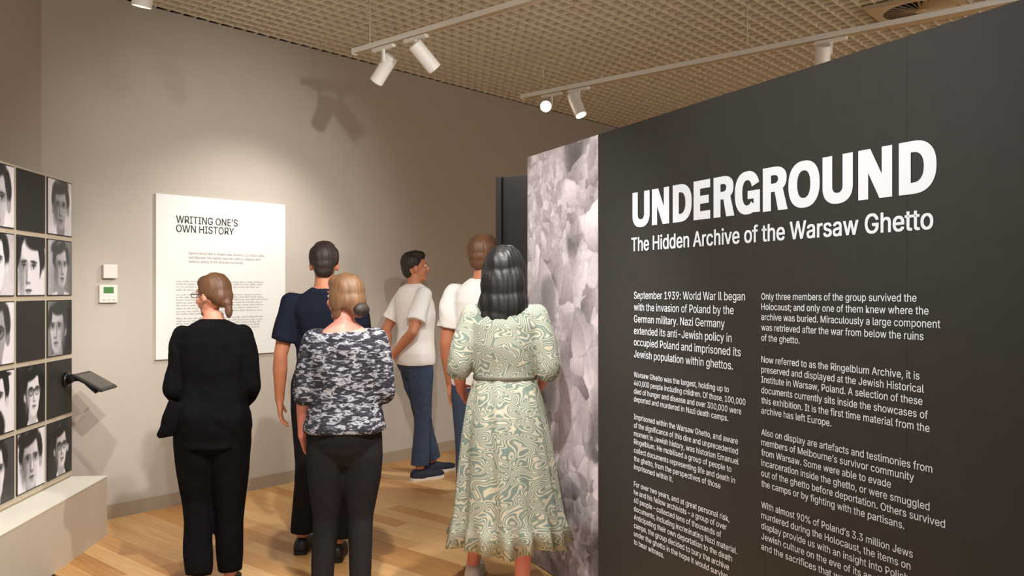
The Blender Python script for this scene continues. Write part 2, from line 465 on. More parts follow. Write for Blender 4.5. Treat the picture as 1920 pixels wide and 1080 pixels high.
def title_glyph(bm, ch, x0, x1, z0, h, st, hs, y):
    lay = [y]
    Vt = lambda x, z: bm.verts.new((x, lay[0], z))
    def quad(*p):
        lay[0] -= .00012; bm.faces.new([Vt(*q) for q in p])
    def rect(a, b_, c, d): quad((a, c), (b_, c), (b_, d), (a, d))
    def strip(o_, i_):
        lay[0] -= .00012; o_ = [Vt(*q) for q in o_]; i_ = [Vt(*q) for q in i_]
        for k_ in range(len(o_) - 1): bm.faces.new((o_[k_], o_[k_ + 1], i_[k_ + 1], i_[k_]))
    def arc(cx, cz, a, b_, d0, d1, n=26, e=2.35):
        r_ = []
        for k_ in range(n + 1):
            an = R(d0 + (d1 - d0) * k_ / n); c, s_ = math.cos(an), math.sin(an)
            r_.append((cx + a * math.copysign(abs(c) ** (2 / e), c), cz + b_ * math.copysign(abs(s_) ** (2 / e), s_)))
        return r_
    z1 = z0 + h; w_ = x1 - x0; xc = (x0 + x1) / 2; zc = (z0 + z1) / 2; ov = .012 * h
    if ch == 'U':
        zb = z0 + .36 * h
        strip([(x0, z1)] + arc(xc, zb, w_ / 2, zb - z0 + ov, 180, 360) + [(x1, z1)], [(x0 + st, z1)] + arc(xc, zb, w_ / 2 - st, zb - z0 - hs, 180, 360) + [(x1 - st, z1)])
    elif ch == 'N':
        rect(x0, x0 + st * .92, z0, z1); rect(x1 - st * .92, x1, z0, z1)
        quad((x0, z1), (x1 - st * 1.12, z0), (x1, z0), (x0 + st * 1.12, z1))
    elif ch == 'D':
        xm = x0 + .38 * w_
        strip([(x0, z0)] + arc(xm, zc, x1 - xm, h / 2, -90, 90) + [(x0, z1)], [(x0, z0 + hs)] + arc(xm, zc, x1 - xm - st, h / 2 - hs, -90, 90) + [(x0, z1 - hs)])
        rect(x0, x0 + st, z0, z1)
    elif ch == 'E':
        rect(x0, x0 + st, z0, z1); rect(x0, x1, z0, z0 + hs); rect(x0, x1, z1 - hs, z1); rect(x0, x1 - .08 * w_, zc - hs * .46, zc + hs * .50)
    elif ch == 'R':
        rect(x0, x0 + st, z0, z1); xm = x0 + .45 * w_; zl = z0 + .43 * h; zq = (zl + z1) / 2; xr = x1 - .04 * w_
        strip([(x0, zl)] + arc(xm, zq, xr - xm, (z1 - zl) / 2, -90, 90) + [(x0, z1)], [(x0, zl + hs * .9)] + arc(xm, zq, xr - xm - st, (z1 - zl) / 2 - hs * .9, -90, 90) + [(x0, z1 - hs * .9)])
        quad((xm - .02 * w_, zl + hs * .8), (x1 - st * 1.12, z0), (x1, z0), (xm + st * .95, zl + hs * .8))
    elif ch == 'O':
        strip(arc(xc, zc, w_ / 2, h / 2 + ov, 0, 360, 60), arc(xc, zc, w_ / 2 - st, h / 2 + ov - hs, 0, 360, 60))
    elif ch == 'G':
        strip(arc(xc, zc, w_ / 2, h / 2 + ov, 22, 318, 50), arc(xc, zc, w_ / 2 - st, h / 2 + ov - hs, 22, 318, 50))
        rect(x1 - st * .8, x1, z0 + .02 * h, zc + .04 * h); rect(xc + .02 * w_, x1, zc - hs * .72, zc + .04 * h)
        quad((xc + .2 * w_, z0 + .02 * h), (x1 - st * .7, z0 + .02 * h), (x1 - st * .7, z0 + .2 * h), (xc + .25 * w_, z0 + .1 * h))
bm = bmesh.new()
GX = [('U', 60, 132), ('N', 142, 215), ('D', 230, 310), ('E', 318, 388), ('R', 402, 490), ('G', 492, 598), ('R', 610, 715), ('O', 718, 850), ('U', 862, 990), ('N', 1013, 1156), ('D', 1184, 1343)]
for gi, (ch, a, b_) in enumerate(GX):
    title_glyph(bm, ch, bt(1160 + a / 2.25), bt(1160 + b_ / 2.25), 1.828, .158, .042, .0335, -.002)
from_bm('title_lettering', bm, M['letter'], part)
lettering('subtitle_lettering', [("The Hidden Archive of the Warsaw Ghetto", bt(1185), bt(1750), 1.7205, .0605)], M['letter'], part, bold=.016)
lettering('paragraph', [(s_, bt(xa), bt(e), bz(xa, y_), .0325) for s_, y_, e in zip(col1, y1, e1)], M['letter'], part, bold=.005)
for a, b_ in ((0, 4), (4, 11), (11, 19)):
    lettering('paragraph', [(s_, bt(xa), bt(e), bz(xa, y_), .0235) for s_, y_, e in col1b[a:b_]], M['letter'], part, bold=.005)
for a, b_ in ((0, 5), (5, 11), (11, 17), (17, 22)):
    lettering('paragraph', [(s_, bt(xb), bt(e), bz(xb, y_), .0235) for s_, y_, e in col2[a:b_]], M['letter'], part, bold=.005)

# rubble photograph printed at the far end of the partition
def rubble(H, Wd, wm, hm):
    rs = np.random.RandomState(11)
    yy, xx = np.meshgrid(np.linspace(0, hm, H), np.linspace(0, wm, Wd), indexing='ij')
    wx = xx + .035 * (vnoise(H, Wd, 22, 8, rs) - .5) + .012 * (vnoise(H, Wd, 80, 28, rs) - .5)
    wy = yy + .035 * (vnoise(H, Wd, 22, 8, rs) - .5) + .012 * (vnoise(H, Wd, 80, 28, rs) - .5)
    img = np.zeros((H, Wd))
    def layer(n, seed, crack, sy=.8):
        r2 = np.random.RandomState(seed)
        P = np.stack([r2.rand(n) * wm * 1.1 - .03, r2.rand(n) * hm * 1.05 - .03], 1)
        tone = r2.rand(n) * .5 + .42; gx = r2.randn(n) * 1.8; gy = r2.randn(n) * 1.4 + 1.2
        d1 = np.full((H, Wd), 9.); d2 = np.full((H, Wd), 9.); idn = np.zeros((H, Wd), int)
        for i in range(n):
            ang = i * 1.7; dx = wx - P[i, 0]; dy = wy - P[i, 1]
            u = dx * math.cos(ang) + dy * math.sin(ang); v = (-dx * math.sin(ang) + dy * math.cos(ang)) * sy
            d = np.maximum(np.abs(u) + .5 * np.abs(v), np.abs(v) + .35 * np.abs(u))
            c1 = d < d1
            d2 = np.where(c1, d1, np.minimum(d2, d)); idn = np.where(c1, i, idn); d1 = np.where(c1, d, d1)
        px = P[idn, 0]; py = P[idn, 1]
        v = tone[idn] + gx[idn] * (wx - px) * .9 + gy[idn] * (wy - py) * .9
        e = np.clip((d2 - d1) / crack, 0, 1)
        cm = np.clip((vnoise(H, Wd, 30, 11, r2) - .3) * 2.2, 0, 1)
        return v * (1 - .34 * (1 - e) * cm)
    big = layer(90, 3, .016); mid = layer(420, 5, .010); small = layer(1500, 7, .005)
    mk = vnoise(H, Wd, 7, 3, rs) * .7 + vnoise(H, Wd, 18, 6, rs) * .3
    vcentre = np.exp(-((yy / hm - .55) / .22) ** 2)
    mb = np.clip((mk + .32 * vcentre - .58) * 7, 0, 1); mm = np.clip((vnoise(H, Wd, 10, 4, rs) - .42) * 6, 0, 1)
    img = small * .9 + .08
    img = img * (1 - mm) + mid * mm; img = img * (1 - mb) + big * mb
    img += (vnoise(H, Wd, 210, 70, rs) - .5) * .12 + (vnoise(H, Wd, 420, 140, rs) - .5) * .08
    shade = np.clip((vnoise(H, Wd, 9, 3, rs) - .62) * 5, 0, 1) * .30
    low = np.clip(.34 - yy / hm, 0, 1) * .75
    img = (img * .50 + .42) - shade * .8 - low * .8
    img = np.clip(img, .12, .93)
    c = np.stack([img * 1.0, img * .955 - .005, img * .97], -1)
    return c
rw = bt(1122)
boxobj('panel', (0, rw - .001, .001, .012, .004, BH), M['panel_edge'], part)
print_grid('rubble_print', 0.001, rw - .002, .006, BH - .001, rubble(440, 150, rw, BH), part, -.0005, M['print'])
tag(part.children[-1], 'grey rubble photograph print covering the far end')

# dark partition beyond, seen between the pale wall and the rubble print
q = empty('dark_display_case', (-.116, 5.92, 0), math.atan2(-.6566, .7543), 'black panelled display unit standing behind the rubble printed end of the partition', 'display unit')
boxobj('side_panel', (0, .05, 0, .6, 0, 2.34), mat('unit_edge', (40, 40, 40), .5), q, bevel=.003)
boxobj('front_panel', (.052, 1.2, .02, .58, 0, 2.335), M['tile_edge'], q, bevel=.003)
boxobj('base_rail', (.0, 1.2, -.012, .02, 0, .08), M['black_edge'], q)

# ------------------------------------------------------------------ portrait board with tiles, plinth, tablet
PO = Vector((-2.767, 5.28, 0))
board = empty('display_board', PO, ROTL, 'cream freestanding board carrying rows of portrait prints at the left edge', 'display board')
BL = 1.75
boxobj('board_body', (-BL, .0, 0.0, .20, .38, 2.225), M['cream'], board, bevel=.004)
boxobj('lower_body', (-BL, -.004, 0.004, .196, 0, .379), M['cream'], board)
plinth = empty('plinth', PO, ROTL, 'low cream plinth with a brightly lit top running along the foot of the portrait board', 'plinth')
boxobj('plinth_body', (-BL - .6, .0, -.215, -.002, 0, .366), M['plinth'], plinth)
boxobj('plinth_top', (-BL - .6, .001, -.217, -.001, .366, .374), mat('plinth_top_lit', (232, 226, 212), .5, noise=.01), plinth, bevel=.001)  # lighter than the body: light from above put into the top's colour

def portrait(p, N=84):
    rs = np.random.RandomState(p.get('seed', 1))
    v, u = np.meshgrid(np.linspace(0, 1, N), np.linspace(0, 1, N), indexing='ij')
    bg = p['bg']; g = bg + (vnoise(N, N, 3, 3, rs) - .5) * .12 + (u - .5) * p.get('bgx', 0)
    def ell(cx, cy, rx, ry, val, soft=.12, rot=0, op=1.0, only=None):
        nonlocal g
        c, s_ = math.cos(rot), math.sin(rot); du = u - cx; dv = v - cy
        a = (du * c + dv * s_) / rx; b_ = (-du * s_ + dv * c) / ry
        r = np.sqrt(a * a + b_ * b_); al = np.clip((1 - r) / soft + .5, 0, 1) * op
        if only is not None: al = al * only
        g = g * (1 - al) + val * al
        return al
    fx, fy, S, tn = p['x'], p['y'], p['s'], p.get('turn', 0)
    tone = p['tone']; dark = p.get('hair', .16)
    # clothing and neck
    ell(fx - tn * .05 * S, fy - .95 * S, .78 * S, .46 * S, p.get('suit', .2), .06)
    if p.get('collar', 1):
        ell(fx - .02 + tn * .02, fy - .66 * S, .24 * S, .26 * S, .92, .1)
        ell(fx + .02, fy - .90 * S, .055 * S, .22 * S, .15, .2)
    ell(fx - .02 * tn, fy - .42 * S, .17 * S, .26 * S, tone * .72, .15)
    # ears, head
    if tn > -.5: ell(fx - .315 * S + tn * .02, fy - .03 * S, .06 * S, .11 * S, tone * .8, .3)
    if tn < .5: ell(fx + .315 * S + tn * .02, fy - .03 * S, .06 * S, .11 * S, tone * .8, .3)
    ell(fx - tn * .05 * S, fy + .17 * S, .315 * S, .37 * S, dark, .1)
    ell(fx - tn * .05 * S + .05 * S, fy + .40 * S, .20 * S, .16 * S, dark + .08, .3)
    shadeside = np.clip(.5 + (u - fx) / (.6 * S) * p.get('lit', 1), 0, 1)
    fv = tone * (.72 + .34 * shadeside)
    face = ell(fx + tn * .03 * S, fy + .03 * S, .262 * S, .38 * S, fv, .1)
    jaw = ell(fx + tn * .06 * S, fy - .2 * S, .195 * S, .22 * S, fv * .97, .12)
    fm = np.maximum(face, jaw)
    # hair line
    hs = p.get('part', .1)
    ell(fx - hs * S, fy + .40 * S, .34 * S, .15 * S, dark, .25, rot=p.get('hrot', .15))
    ell(fx + .30 * S, fy + .22 * S, .08 * S, .20 * S, dark, .3, rot=.2)
    ell(fx - .30 * S, fy + .22 * S, .08 * S, .20 * S, dark, .3, rot=-.2)
    ell(fx - .1 * S, fy + .48 * S, .10 * S, .03 * S, dark + .22, .8, rot=.3, op=.7)
    o = tn * .08 * S
    for sd in (-1, 1):
        ex = fx + o + sd * .125 * S
        ell(ex, fy + .06 * S, .10 * S, .06 * S, fv * .60, 1.2, op=.9)
        ell(ex, fy + .105 * S, .080 * S, .016 * S, dark + .05, .9, rot=-sd * .10)
        ell(ex, fy + .045 * S, .046 * S, .017 * S, tone * .92, .6, op=.8)
        ell(ex + tn * .01, fy + .047 * S, .018 * S, .019 * S, .08, .6)
        ell(ex, fy + .066 * S, .062 * S, .010 * S, .12, .5)
    sd = -1 if p.get('lit', 1) > 0 else 1
    ell(fx + o * 1.4 + sd * .035 * S, fy - .05 * S, .03 * S, .12 * S, fv * .66, .9, rot=-.1)
    ell(fx + o * 1.4, fy - .145 * S, .055 * S, .022 * S, fv * .5, .6)
    ell(fx + o * 1.4 + .01, fy - .05 * S, .016 * S, .10 * S, np.minimum(fv * 1.2, .97), .9, op=.8)
    ell(fx + o * 1.1, fy - .235 * S, .088 * S, .014 * S, .2, .5)
    ell(fx + o * 1.1, fy - .262 * S, .07 * S, .018 * S, fv * .7, .7)
    ell(fx + o, fy - .30 * S, .06 * S, .014 * S, fv * .7, .9, op=.7)
    ell(fx + sd * .22 * S, fy - .1 * S, .09 * S, .22 * S, fv * .62, .9, op=.7)
    if p.get('glasses'):
        for sd in (-1, 1):
            ex = fx + o + sd * .125 * S
            rr = np.sqrt(((u - ex) / (.088 * S)) ** 2 + ((v - fy - .045 * S) / (.080 * S)) ** 2)
            al = np.clip(1.6 - np.abs(rr - 1) / .09, 0, 1); g = g * (1 - al) + .1 * al
        al = ((np.abs(u - fx - o) < .04 * S) & (np.abs(v - fy - .07 * S) < .012 * S)) * 1.0; g = g * (1 - al) + .1 * al
    if p.get('beard'):
        ell(fx + o * .6, fy - .40 * S, .25 * S, .26 * S, dark, .25, op=.95)
        ell(fx + o, fy - .19 * S, .15 * S, .035 * S, dark, .6)
    if p.get('hat'):
        ell(fx, fy + .36 * S, .44 * S, .05 * S, .08, .2); ell(fx, fy + .47 * S, .31 * S, .17 * S, .08, .1)
    g = g + (vnoise(N, N, 40, 40, rs) - .5) * .06
    cst = p.get('con', 1.0); g = (g - .45) * cst * 1.12 + .5
    for _ in range(2):
        q_ = np.pad(g, 1, mode='edge'); g = (q_[:-2, 1:-1] + q_[2:, 1:-1] + q_[1:-1, :-2] + q_[1:-1, 2:] + 2 * g) / 6
    g = np.clip(g, .08, .96)
    return np.stack([g, g * .975, g * .985], -1)

TW, TH = .329, .338
def tile(colm, row, p, label):
    xr = -.010 - colm * .3575; z1_ = 2.212 - (row - 1) * .3645
    name = 'portrait_panel' if p else 'blank_panel'
    e = empty(name, PO + LU * (xr - TW / 2) + Vector((0, 0, z1_ - TH)), ROTL, label, 'portrait' if p else 'panel')
    if p:
        bm = bmesh.new(); box(bm, -TW / 2, TW / 2, -.0065, -.0005, 0, TH, bevel=.0015)
        from_bm('backing', bm, M['tile_edge'], e)
        pr = print_grid('portrait_print', -TW / 2 + .006, TW / 2 - .006, .006, TH - .006, portrait(p), e, -.0071, M['print'])
    else:
        bm = bmesh.new(); box(bm, -TW / 2, TW / 2, -.0065, -.0005, 0, TH, bevel=.0015)
        from_bm('board_sheet', bm, M['tile_black'], e)
tile(0, 1, dict(bg=.80, x=.52, y=.50, s=.98, tone=.66, hair=.22, suit=.85, seed=1, lit=1, part=0.0), 'portrait of a young man with slick dark hair, top right of the board')
tile(0, 2, dict(bg=.52, x=.54, y=.52, s=.92, tone=.74, hair=.24, suit=.82, turn=.6, seed=2, bgx=-.3, collar=0, part=.12), 'grey portrait of a wavy haired young man looking right, below the top right portrait')
tile(0, 3, dict(bg=.24, x=.40, y=.48, s=1.05, tone=.78, hair=.18, suit=.45, turn=-.9, seed=3, lit=-.6, bgx=-.5, part=-.1), 'portrait of a man in near profile looking left, above the tablet holder')
tile(0, 4, None, 'blank black square panel behind the tablet holder')
tile(0, 5, dict(bg=.20, x=.54, y=.50, s=.86, tone=.88, hair=.12, suit=.10, turn=.45, glasses=1, seed=5, con=1.15), 'dark portrait of a man in round glasses, bottom right of the board')
tile(1, 1, None, 'blank black square panel in the top row of the board')
tile(1, 2, dict(bg=.86, x=.44, y=.42, s=1.45, tone=.95, hair=.14, suit=.2, turn=-.4, seed=7, lit=1.0, con=1.35, part=-.22), 'stark high contrast close-up portrait below the blank top row panel')
tile(1, 3, None, 'blank black square panel in the middle row of the board')
tile(1, 4, dict(bg=.17, x=.55, y=.52, s=.92, tone=.95, hair=.12, suit=.12, turn=.5, glasses=1, seed=9, con=1.2), 'portrait of a pale face in glasses on black ground, left of the tablet holder')
tile(1, 5, dict(bg=.84, x=.47, y=.47, s=1.12, tone=.80, hair=.14, suit=.25, turn=.25, seed=10, part=.1, con=1.1), 'portrait of a heavy browed man with side parted hair, bottom row')
tile(2, 1, dict(bg=.88, x=.42, y=.40, s=1.3, tone=.72, hair=.16, suit=.15, turn=.2, seed=12, con=1.1), 'cropped portrait with dark hair on white ground at the top left frame edge')
tile(2, 2, dict(bg=.72, x=.38, y=.50, s=1.2, tone=.97, hair=.12, suit=.22, seed=13, con=1.1, collar=0), 'cropped portrait of a pale face above a dark jacket at the left edge, second row')
tile(2, 3, dict(bg=.90, x=.40, y=.46, s=1.25, tone=.62, hair=.18, suit=.2, glasses=1, seed=14), 'cropped portrait of a grey shaded face in glasses at the left frame edge, middle row')
tile(2, 4, dict(bg=.86, x=.42, y=.55, s=1.1, tone=.93, hair=.10, suit=.10, beard=1, hat=1, seed=15, con=1.15), 'cropped portrait of a dark bearded man at the left frame edge, fourth row')
tile(2, 5, dict(bg=.24, x=.38, y=.50, s=1.1, tone=.88, hair=.12, suit=.3, turn=.5, seed=16, bgx=.1), 'cropped portrait of a pale face on dark ground, bottom left frame edge')

# tablet on its arm
tb = empty('tablet_holder', PO + LU * (-.12) + Vector((0, 0, .993)), ROTL, 'small black tablet on a curved black arm projecting from the board', 'tablet')
bm = bmesh.new()
loft(bm, [(Vector((0, -.017, 0)), Vector((.048, 0, 0)), Vector((0, 0, .048))), (Vector((0, -.030, 0)), Vector((.046, 0, 0)), Vector((0, 0, .046))), (Vector((0, -.036, 0)), Vector((.038, 0, 0)), Vector((0, 0, .038)))], 28)
from_bm('wall_bracket', bm, M['dev_black'], tb, True)
bm = bmesh.new()
tube(bm, [(0, -.03, 0), (0, -.065, .012), (0, -.10, .010), (.0, -.14, -.012), (.0, -.18, -.05), (.0, -.205, -.078)], [(.040, .030), (.034, .024), (.032, .020), (.032, .018), (.034, .018), (.03, .014)], 18)
from_bm('arm', bm, M['dev_black'], tb, True)
tabm = Matrix.Translation((.012, -.185, -.012)) @ Matrix.Rotation(R(30), 4, 'X')
bm = bmesh.new(); box(bm, -.125, .125, -.10, .10, -.008, .008, bevel=.006); bm.transform(tabm); from_bm('tablet', bm, M['dev_black'], tb)
bm = bmesh.new(); box(bm, -.105, .105, -.08, .08, .0075, .0088); bm.transform(tabm); from_bm('screen', bm, M['screen'], tb)

# ------------------------------------------------------------------ text panel on the pale wall
sg = wall_frame('text_panel', 0, 0, 0, 'large white text panel headed WRITING ONE\u2019S OWN HISTORY on the pale wall', 'sign')
boxobj('panel_board', (-.178, .876, -.022, -.0005, 1.054, 2.223), M['panel_white'], sg, bevel=.0012)
def wt(x):
    r = (x - 960) / 1576
    return (r * 6.04 + 2.395) / (.6566 - .7543 * r)
def wz(x, y):
    return 1.54 - (y - 545) * (6.04 + .7543 * wt(x)) / 1576
dx = -.018 * 0
lettering('heading', [("WRITING ONE\u2019S", wt(327.5), wt(442.5), wz(327.5, 418), .0525), ("OWN HISTORY", wt(327.5), wt(435.5), wz(327.5, 435), .0525)], M['ink'], sg, y=-.0235, bold=.008)
lettering('intro_text', [("Before World War ll, Poland was home to 3.3 million Jews", wt(351), wt(492.5), wz(351, 477.3), .019),
   ("and Warsaw, the capital, was the cultural, religious and", wt(351), wt(484.5), wz(351, 485), .019),
   ("political centre of this diverse community.", wt(351), wt(454), wz(351, 492.7), .019)], M['ink_grey'], sg, y=-.0235, bold=.0)
bm = bmesh.new(); rg = random.Random(9)                # small print too fine to read: rows of word-length strokes
xL = wt(327.5)
for blk in ((553, 568, 584, 602), (630, 645, 660, 677, 693, 710, 727, 742), (768, 784, 799, 815, 831, 848)):
    for j, yy_ in enumerate(blk):
        z = wz(327.5, yy_ / 3.087 + 350)
        x = xL; xe = wt(500) - rg.random() * .09 - (.35 if j == len(blk) - 1 else 0)
        while x < xe:
            wl = rg.uniform(.015, .062)
            x2 = min(x + wl, xe)
            xx_ = x
            while xx_ < x2:
                hgt = rg.choice((.008, .008, .008, .0125))
                box(bm, xx_, min(xx_ + .0042, x2), -.0232, -.0225, z, z + hgt); xx_ += .0072
            x = x2 + .009
o = from_bm('small_print', bm, mat('small_print_ink', (168, 164, 158), .7, noise=0), sg); o['kind'] = 'stuff'

# wall controls
e = wall_frame('wall_sensor', wt(203.5), 0, wz(203.5, 509), 'small plain white square sensor box above the thermostat', 'sensor')
boxobj('sensor_cover', (-.047, .047, -.036, -.006, -.047, .047), M['plastic_white'], e, bevel=.005)
boxobj('back_plate', (-.042, .042, -.006, 0, -.042, .042), M['panel_edge'], e)
e = wall_frame('thermostat', wt(201), 0, wz(201, 551), 'square white thermostat with a green display below the plain sensor box', 'thermostat')
boxobj('thermostat_body', (-.06, .06, -.024, 0, -.06, .06), M['plastic_white'], e, bevel=.004)
boxobj('display', (-.034, .032, -.0255, -.024, .004, .046), M['lcd'], e)
boxobj('indicator_light', (.028, .036, -.0262, -.024, -.012, -.005), M['led'], e)
for bx_ in (-.040, -.008, .024):
    boxobj('button', (bx_, bx_ + .018, -.0262, -.024, -.044, -.036), mat('button_grey', (190, 182, 172), .5, noise=0), e)

# ------------------------------------------------------------------ ceiling diffuser
df = empty('ceiling_diffuser', W(3.36, 4.06, CEIL - .028), ROTW, 'square tan swirl air diffuser with radial vanes in the open grid ceiling', 'air vent')
bm = bmesh.new()
N = 48; r0 = .245; hs = .30
inner = []; outer = []; innt = []
for i in range(N):
    a = 2 * math.pi * i / N; c, s_ = math.cos(a), math.sin(a)
    k_ = hs / max(abs(c), abs(s_))
    inner.append(bm.verts.new((r0 * c, r0 * s_, 0))); outer.append(bm.verts.new((k_ * c, k_ * s_, 0))); innt.append(bm.verts.new((r0 * c, r0 * s_, .022)))
for i in range(N):
    j = (i + 1) % N
    bm.faces.new((inner[i], inner[j], outer[j], outer[i])); bm.faces.new((inner[i], innt[i], innt[j], inner[j]))
box(bm, -hs, hs, -hs, -hs + .004, 0, .025); box(bm, -hs, hs, hs - .004, hs, 0, .025); box(bm, -hs, -hs + .004, -hs, hs, 0, .025); box(bm, hs - .004, hs, -hs, hs, 0, .025)
from_bm('face_plate', bm, M['metal'], df)
boxobj('duct_dark_sheet', (-.27, .27, -.27, .27, .0235, .0265), M['void'], df)  # black sheet standing in for the dark duct depth between the vanes
bm = bmesh.new(); loft(bm, [(Vector((0, 0, -.004)), Vector((.03, 0, 0)), Vector((0, .03, 0))), (Vector((0, 0, .0)), Vector((.042, 0, 0)), Vector((0, .042, 0))), (Vector((0, 0, .012)), Vector((.042, 0, 0)), Vector((0, .042, 0)))], 24)
from_bm('hub', bm, M['metal'], df)
bm = bmesh.new(); box(bm, .038, .244, -.0165, .0095, -.0006, .0006)
bm.transform(Matrix.Rotation(R(-42), 4, 'X')); bmesh.ops.recalc_face_normals(bm, faces=bm.faces)
vane = bpy.data.meshes.new('vane'); bm.to_mesh(vane); bm.free(); vane.materials.append(M['metal'])
for i in range(30):
    o = bpy.data.objects.new('vane', vane); COL.objects.link(o); o.parent = df; o.rotation_euler.z = 2 * math.pi * i / 30; o.location.z = .009

# ------------------------------------------------------------------ lighting tracks and spotlights
TZ = 3.19
def track(t, L, label, wires):
    e = empty('lighting_track', W(t, 1.11, TZ), ROTW, label, 'track', 'white ceiling lighting tracks')
    bm = bmesh.new()
    # channel profile run out into the room (local -y)
    box(bm, -.018, .018, -L, 0, -.002, .034, bevel=.002)
    from_bm('track_rail', bm, M['white'], e)
    boxobj('contact_slot', (-.018, .018, -L, -.012, -.006, -.0025), mat('track_lip', (196, 176, 140), .5, noise=0), e)
    boxobj('end_cap', (-.020, .020, -.004, .018, -.008, .036), M['white'], e, bevel=.002)
    for s in wires:
        bm = bmesh.new(); tube(bm, [(0, -s, .03), (0, -s, CEIL - TZ + .04)], .0035, 8)
        from_bm('suspension_wire', bm, M['wire'], e)
    return e
track(.711, 5.5, 'white lighting track carrying two white spotlights above the visitors', (.16, 2.2, 4.4))
track(2.52, 5.5, 'white lighting track that carries the glaring spotlight and runs towards the air diffuser', (.22, 2.05, 3.75, 5.2))
track(-1.10, 4.0, 'white lighting track at the upper left, mostly out of frame', (.2, 2.0))
# power feed loop at the ends
def spotlight(t, s, d, label, hot=False, stem=.072, rad=.048, L=.205, beam=None, off=None):
    p = W(t, s, TZ); e = empty('spotlight', p + Vector((0, 0, -.0075)), ROTW, label, 'spotlight')
    inv = Matrix.Rotation(-ROTW, 4, 'Z')
    dl = (inv @ Vector(d)).normalized()
    boxobj('track_adapter', (-.017, .017, -.105, .105, -.022, 0), M['white'], e, bevel=.003)
    side = dl.cross(Vector((0, 0, 1)))
    if side.length < .1: side = Vector((1, 0, 0))
    side.normalize()
    pv = Vector((0, 0, -.022 - stem))
    bm = bmesh.new(); box(bm, -.009, .009, -.009, .009, -.022 - stem, -.02, bevel=.002); from_bm('stem', bm, M['white'], e)
    c = pv + side * (rad + .006)
    if off: c = pv + (inv @ Vector(off))
    bm = bmesh.new(); tube(bm, [pv - side * .004, c], .010, 12); from_bm('pivot', bm, M['white'], e)
    a = c - dl * .045; b_ = a + dl * L
    x, y = frame_of(dl)
    bm = bmesh.new()
    prof = [(0.0, .86), (.004, .97), (.010, 1.0), (L - .004, 1.0), (L, .97), (L, .90), (L - .03, .86), (L - .032, .0001)]
    loft(bm, [(a + dl * q, x * rad * f, y * rad * f) for q, f in prof], 32, cap=False)
    loft(bm, [(a + dl * q, x * rad * f, y * rad * f) for q, f in ((.0, .0001), (.0, .86))], 32, cap=False)
    from_bm('lamp_body', bm, M['white'], e, False)
    bm = bmesh.new(); loft(bm, [(b_ - dl * .024, x * rad * .84, y * rad * .84), (b_ - dl * .021, x * rad * .84, y * rad * .84)], 28)
    from_bm('lens', bm, M['lens_hot'] if hot else M['lens'], e)
    if beam:
        wp = Matrix.Translation(e.location) @ Matrix.Rotation(ROTW, 4, 'Z') @ (b_ + dl * .01)
        spot(wp, wp + Vector(d), *beam)
spotlight(.711, 1.41, (-.125, .067, -.168), 'white spotlight tilted left on the middle track, nearer the wall', beam=(105, 84, .95))
spotlight(.711, 1.73, (.14, .075, -.162), 'white spotlight tilted right, second from the end of the middle track', beam=(60, 60, .9))
spotlight(2.52, 1.42, (.0, -.93, -.28), 'glaring spotlight pointing at the viewer near the end of the right track', hot=True, beam=(30, 50, .9))
spotlight(2.52, 1.70, (.07, -.07, -.2), 'white spotlight with glowing opening hanging steeply beside the glaring lamp', beam=(50, 60, .9))
spotlight(2.52, 3.74, (.03, .12, -.2), 'white spotlight half hidden behind the top edge of the black partition', off=(-.062, -.03, 0), beam=(40, 60, .9))
spotlight(-1.10, 1.70, (-.04, .03, -.2), 'white spotlight cut by the top of the frame at the upper left', stem=.06)

# ------------------------------------------------------------------ people
def remesh(bm, voxel, smooth=2, disp=None):
    me = bpy.data.meshes.new('tmp'); bmesh.ops.recalc_face_normals(bm, faces=bm.faces); bm.to_mesh(me); bm.free()
    ob = bpy.data.objects.new('tmp', me); COL.objects.link(ob)
    md = ob.modifiers.new('r', 'REMESH'); md.mode = 'VOXEL'; md.voxel_size = voxel; md.adaptivity = 0
    if smooth:
        sm = ob.modifiers.new('s', 'SMOOTH'); sm.iterations = smooth; sm.factor = .5
    dg = bpy.context.evaluated_depsgraph_get()
    out = bpy.data.meshes.new_from_object(ob.evaluated_get(dg))
    bpy.data.objects.remove(ob); bpy.data.meshes.remove(me)
    if disp:
        n = len(out.vertices); co = np.empty(n * 3); out.vertices.foreach_get('co', co); co = co.reshape(-1, 3)
        no = np.empty(n * 3); out.vertices.foreach_get('normal', no); no = no.reshape(-1, 3)
        co = co + no * disp(co)[:, None]
        out.vertices.foreach_set('co', co.ravel()); out.update()
    return out

def folds(amp, fz=7, fx=9, seed=0, sharp=1.6, zlo=None, zhi=None):
    rs = np.random.RandomState(seed)
    ph = rs.rand(8) * 6.28
    def f(co):
        x, y, z = co.T
        w1 = np.sin(x * 11 + z * 5 + ph[0]) + np.sin(y * 13 - z * 7 + ph[1])
        w2 = np.sin(x * 23 - z * 9 + ph[2]) * .5
        a = np.sin((x * fx * .5 + y * fx * .5 + z * fz) * 2.2 + 1.4 * w1 + ph[3])
        b_ = np.sin((x * fx - y * fx + z * fz * .4) * 2.6 + 1.1 * w1 + w2 + ph[4])
        c = np.sin((z * fz * 2.3 + x * 6) + 1.8 * w1 + ph[5])
        s_ = a * .5 + b_ * .35 + c * .35
        r = np.sign(s_) * np.abs(s_) ** sharp
        return amp * r
    return f

def V3(p): return Vector(p)

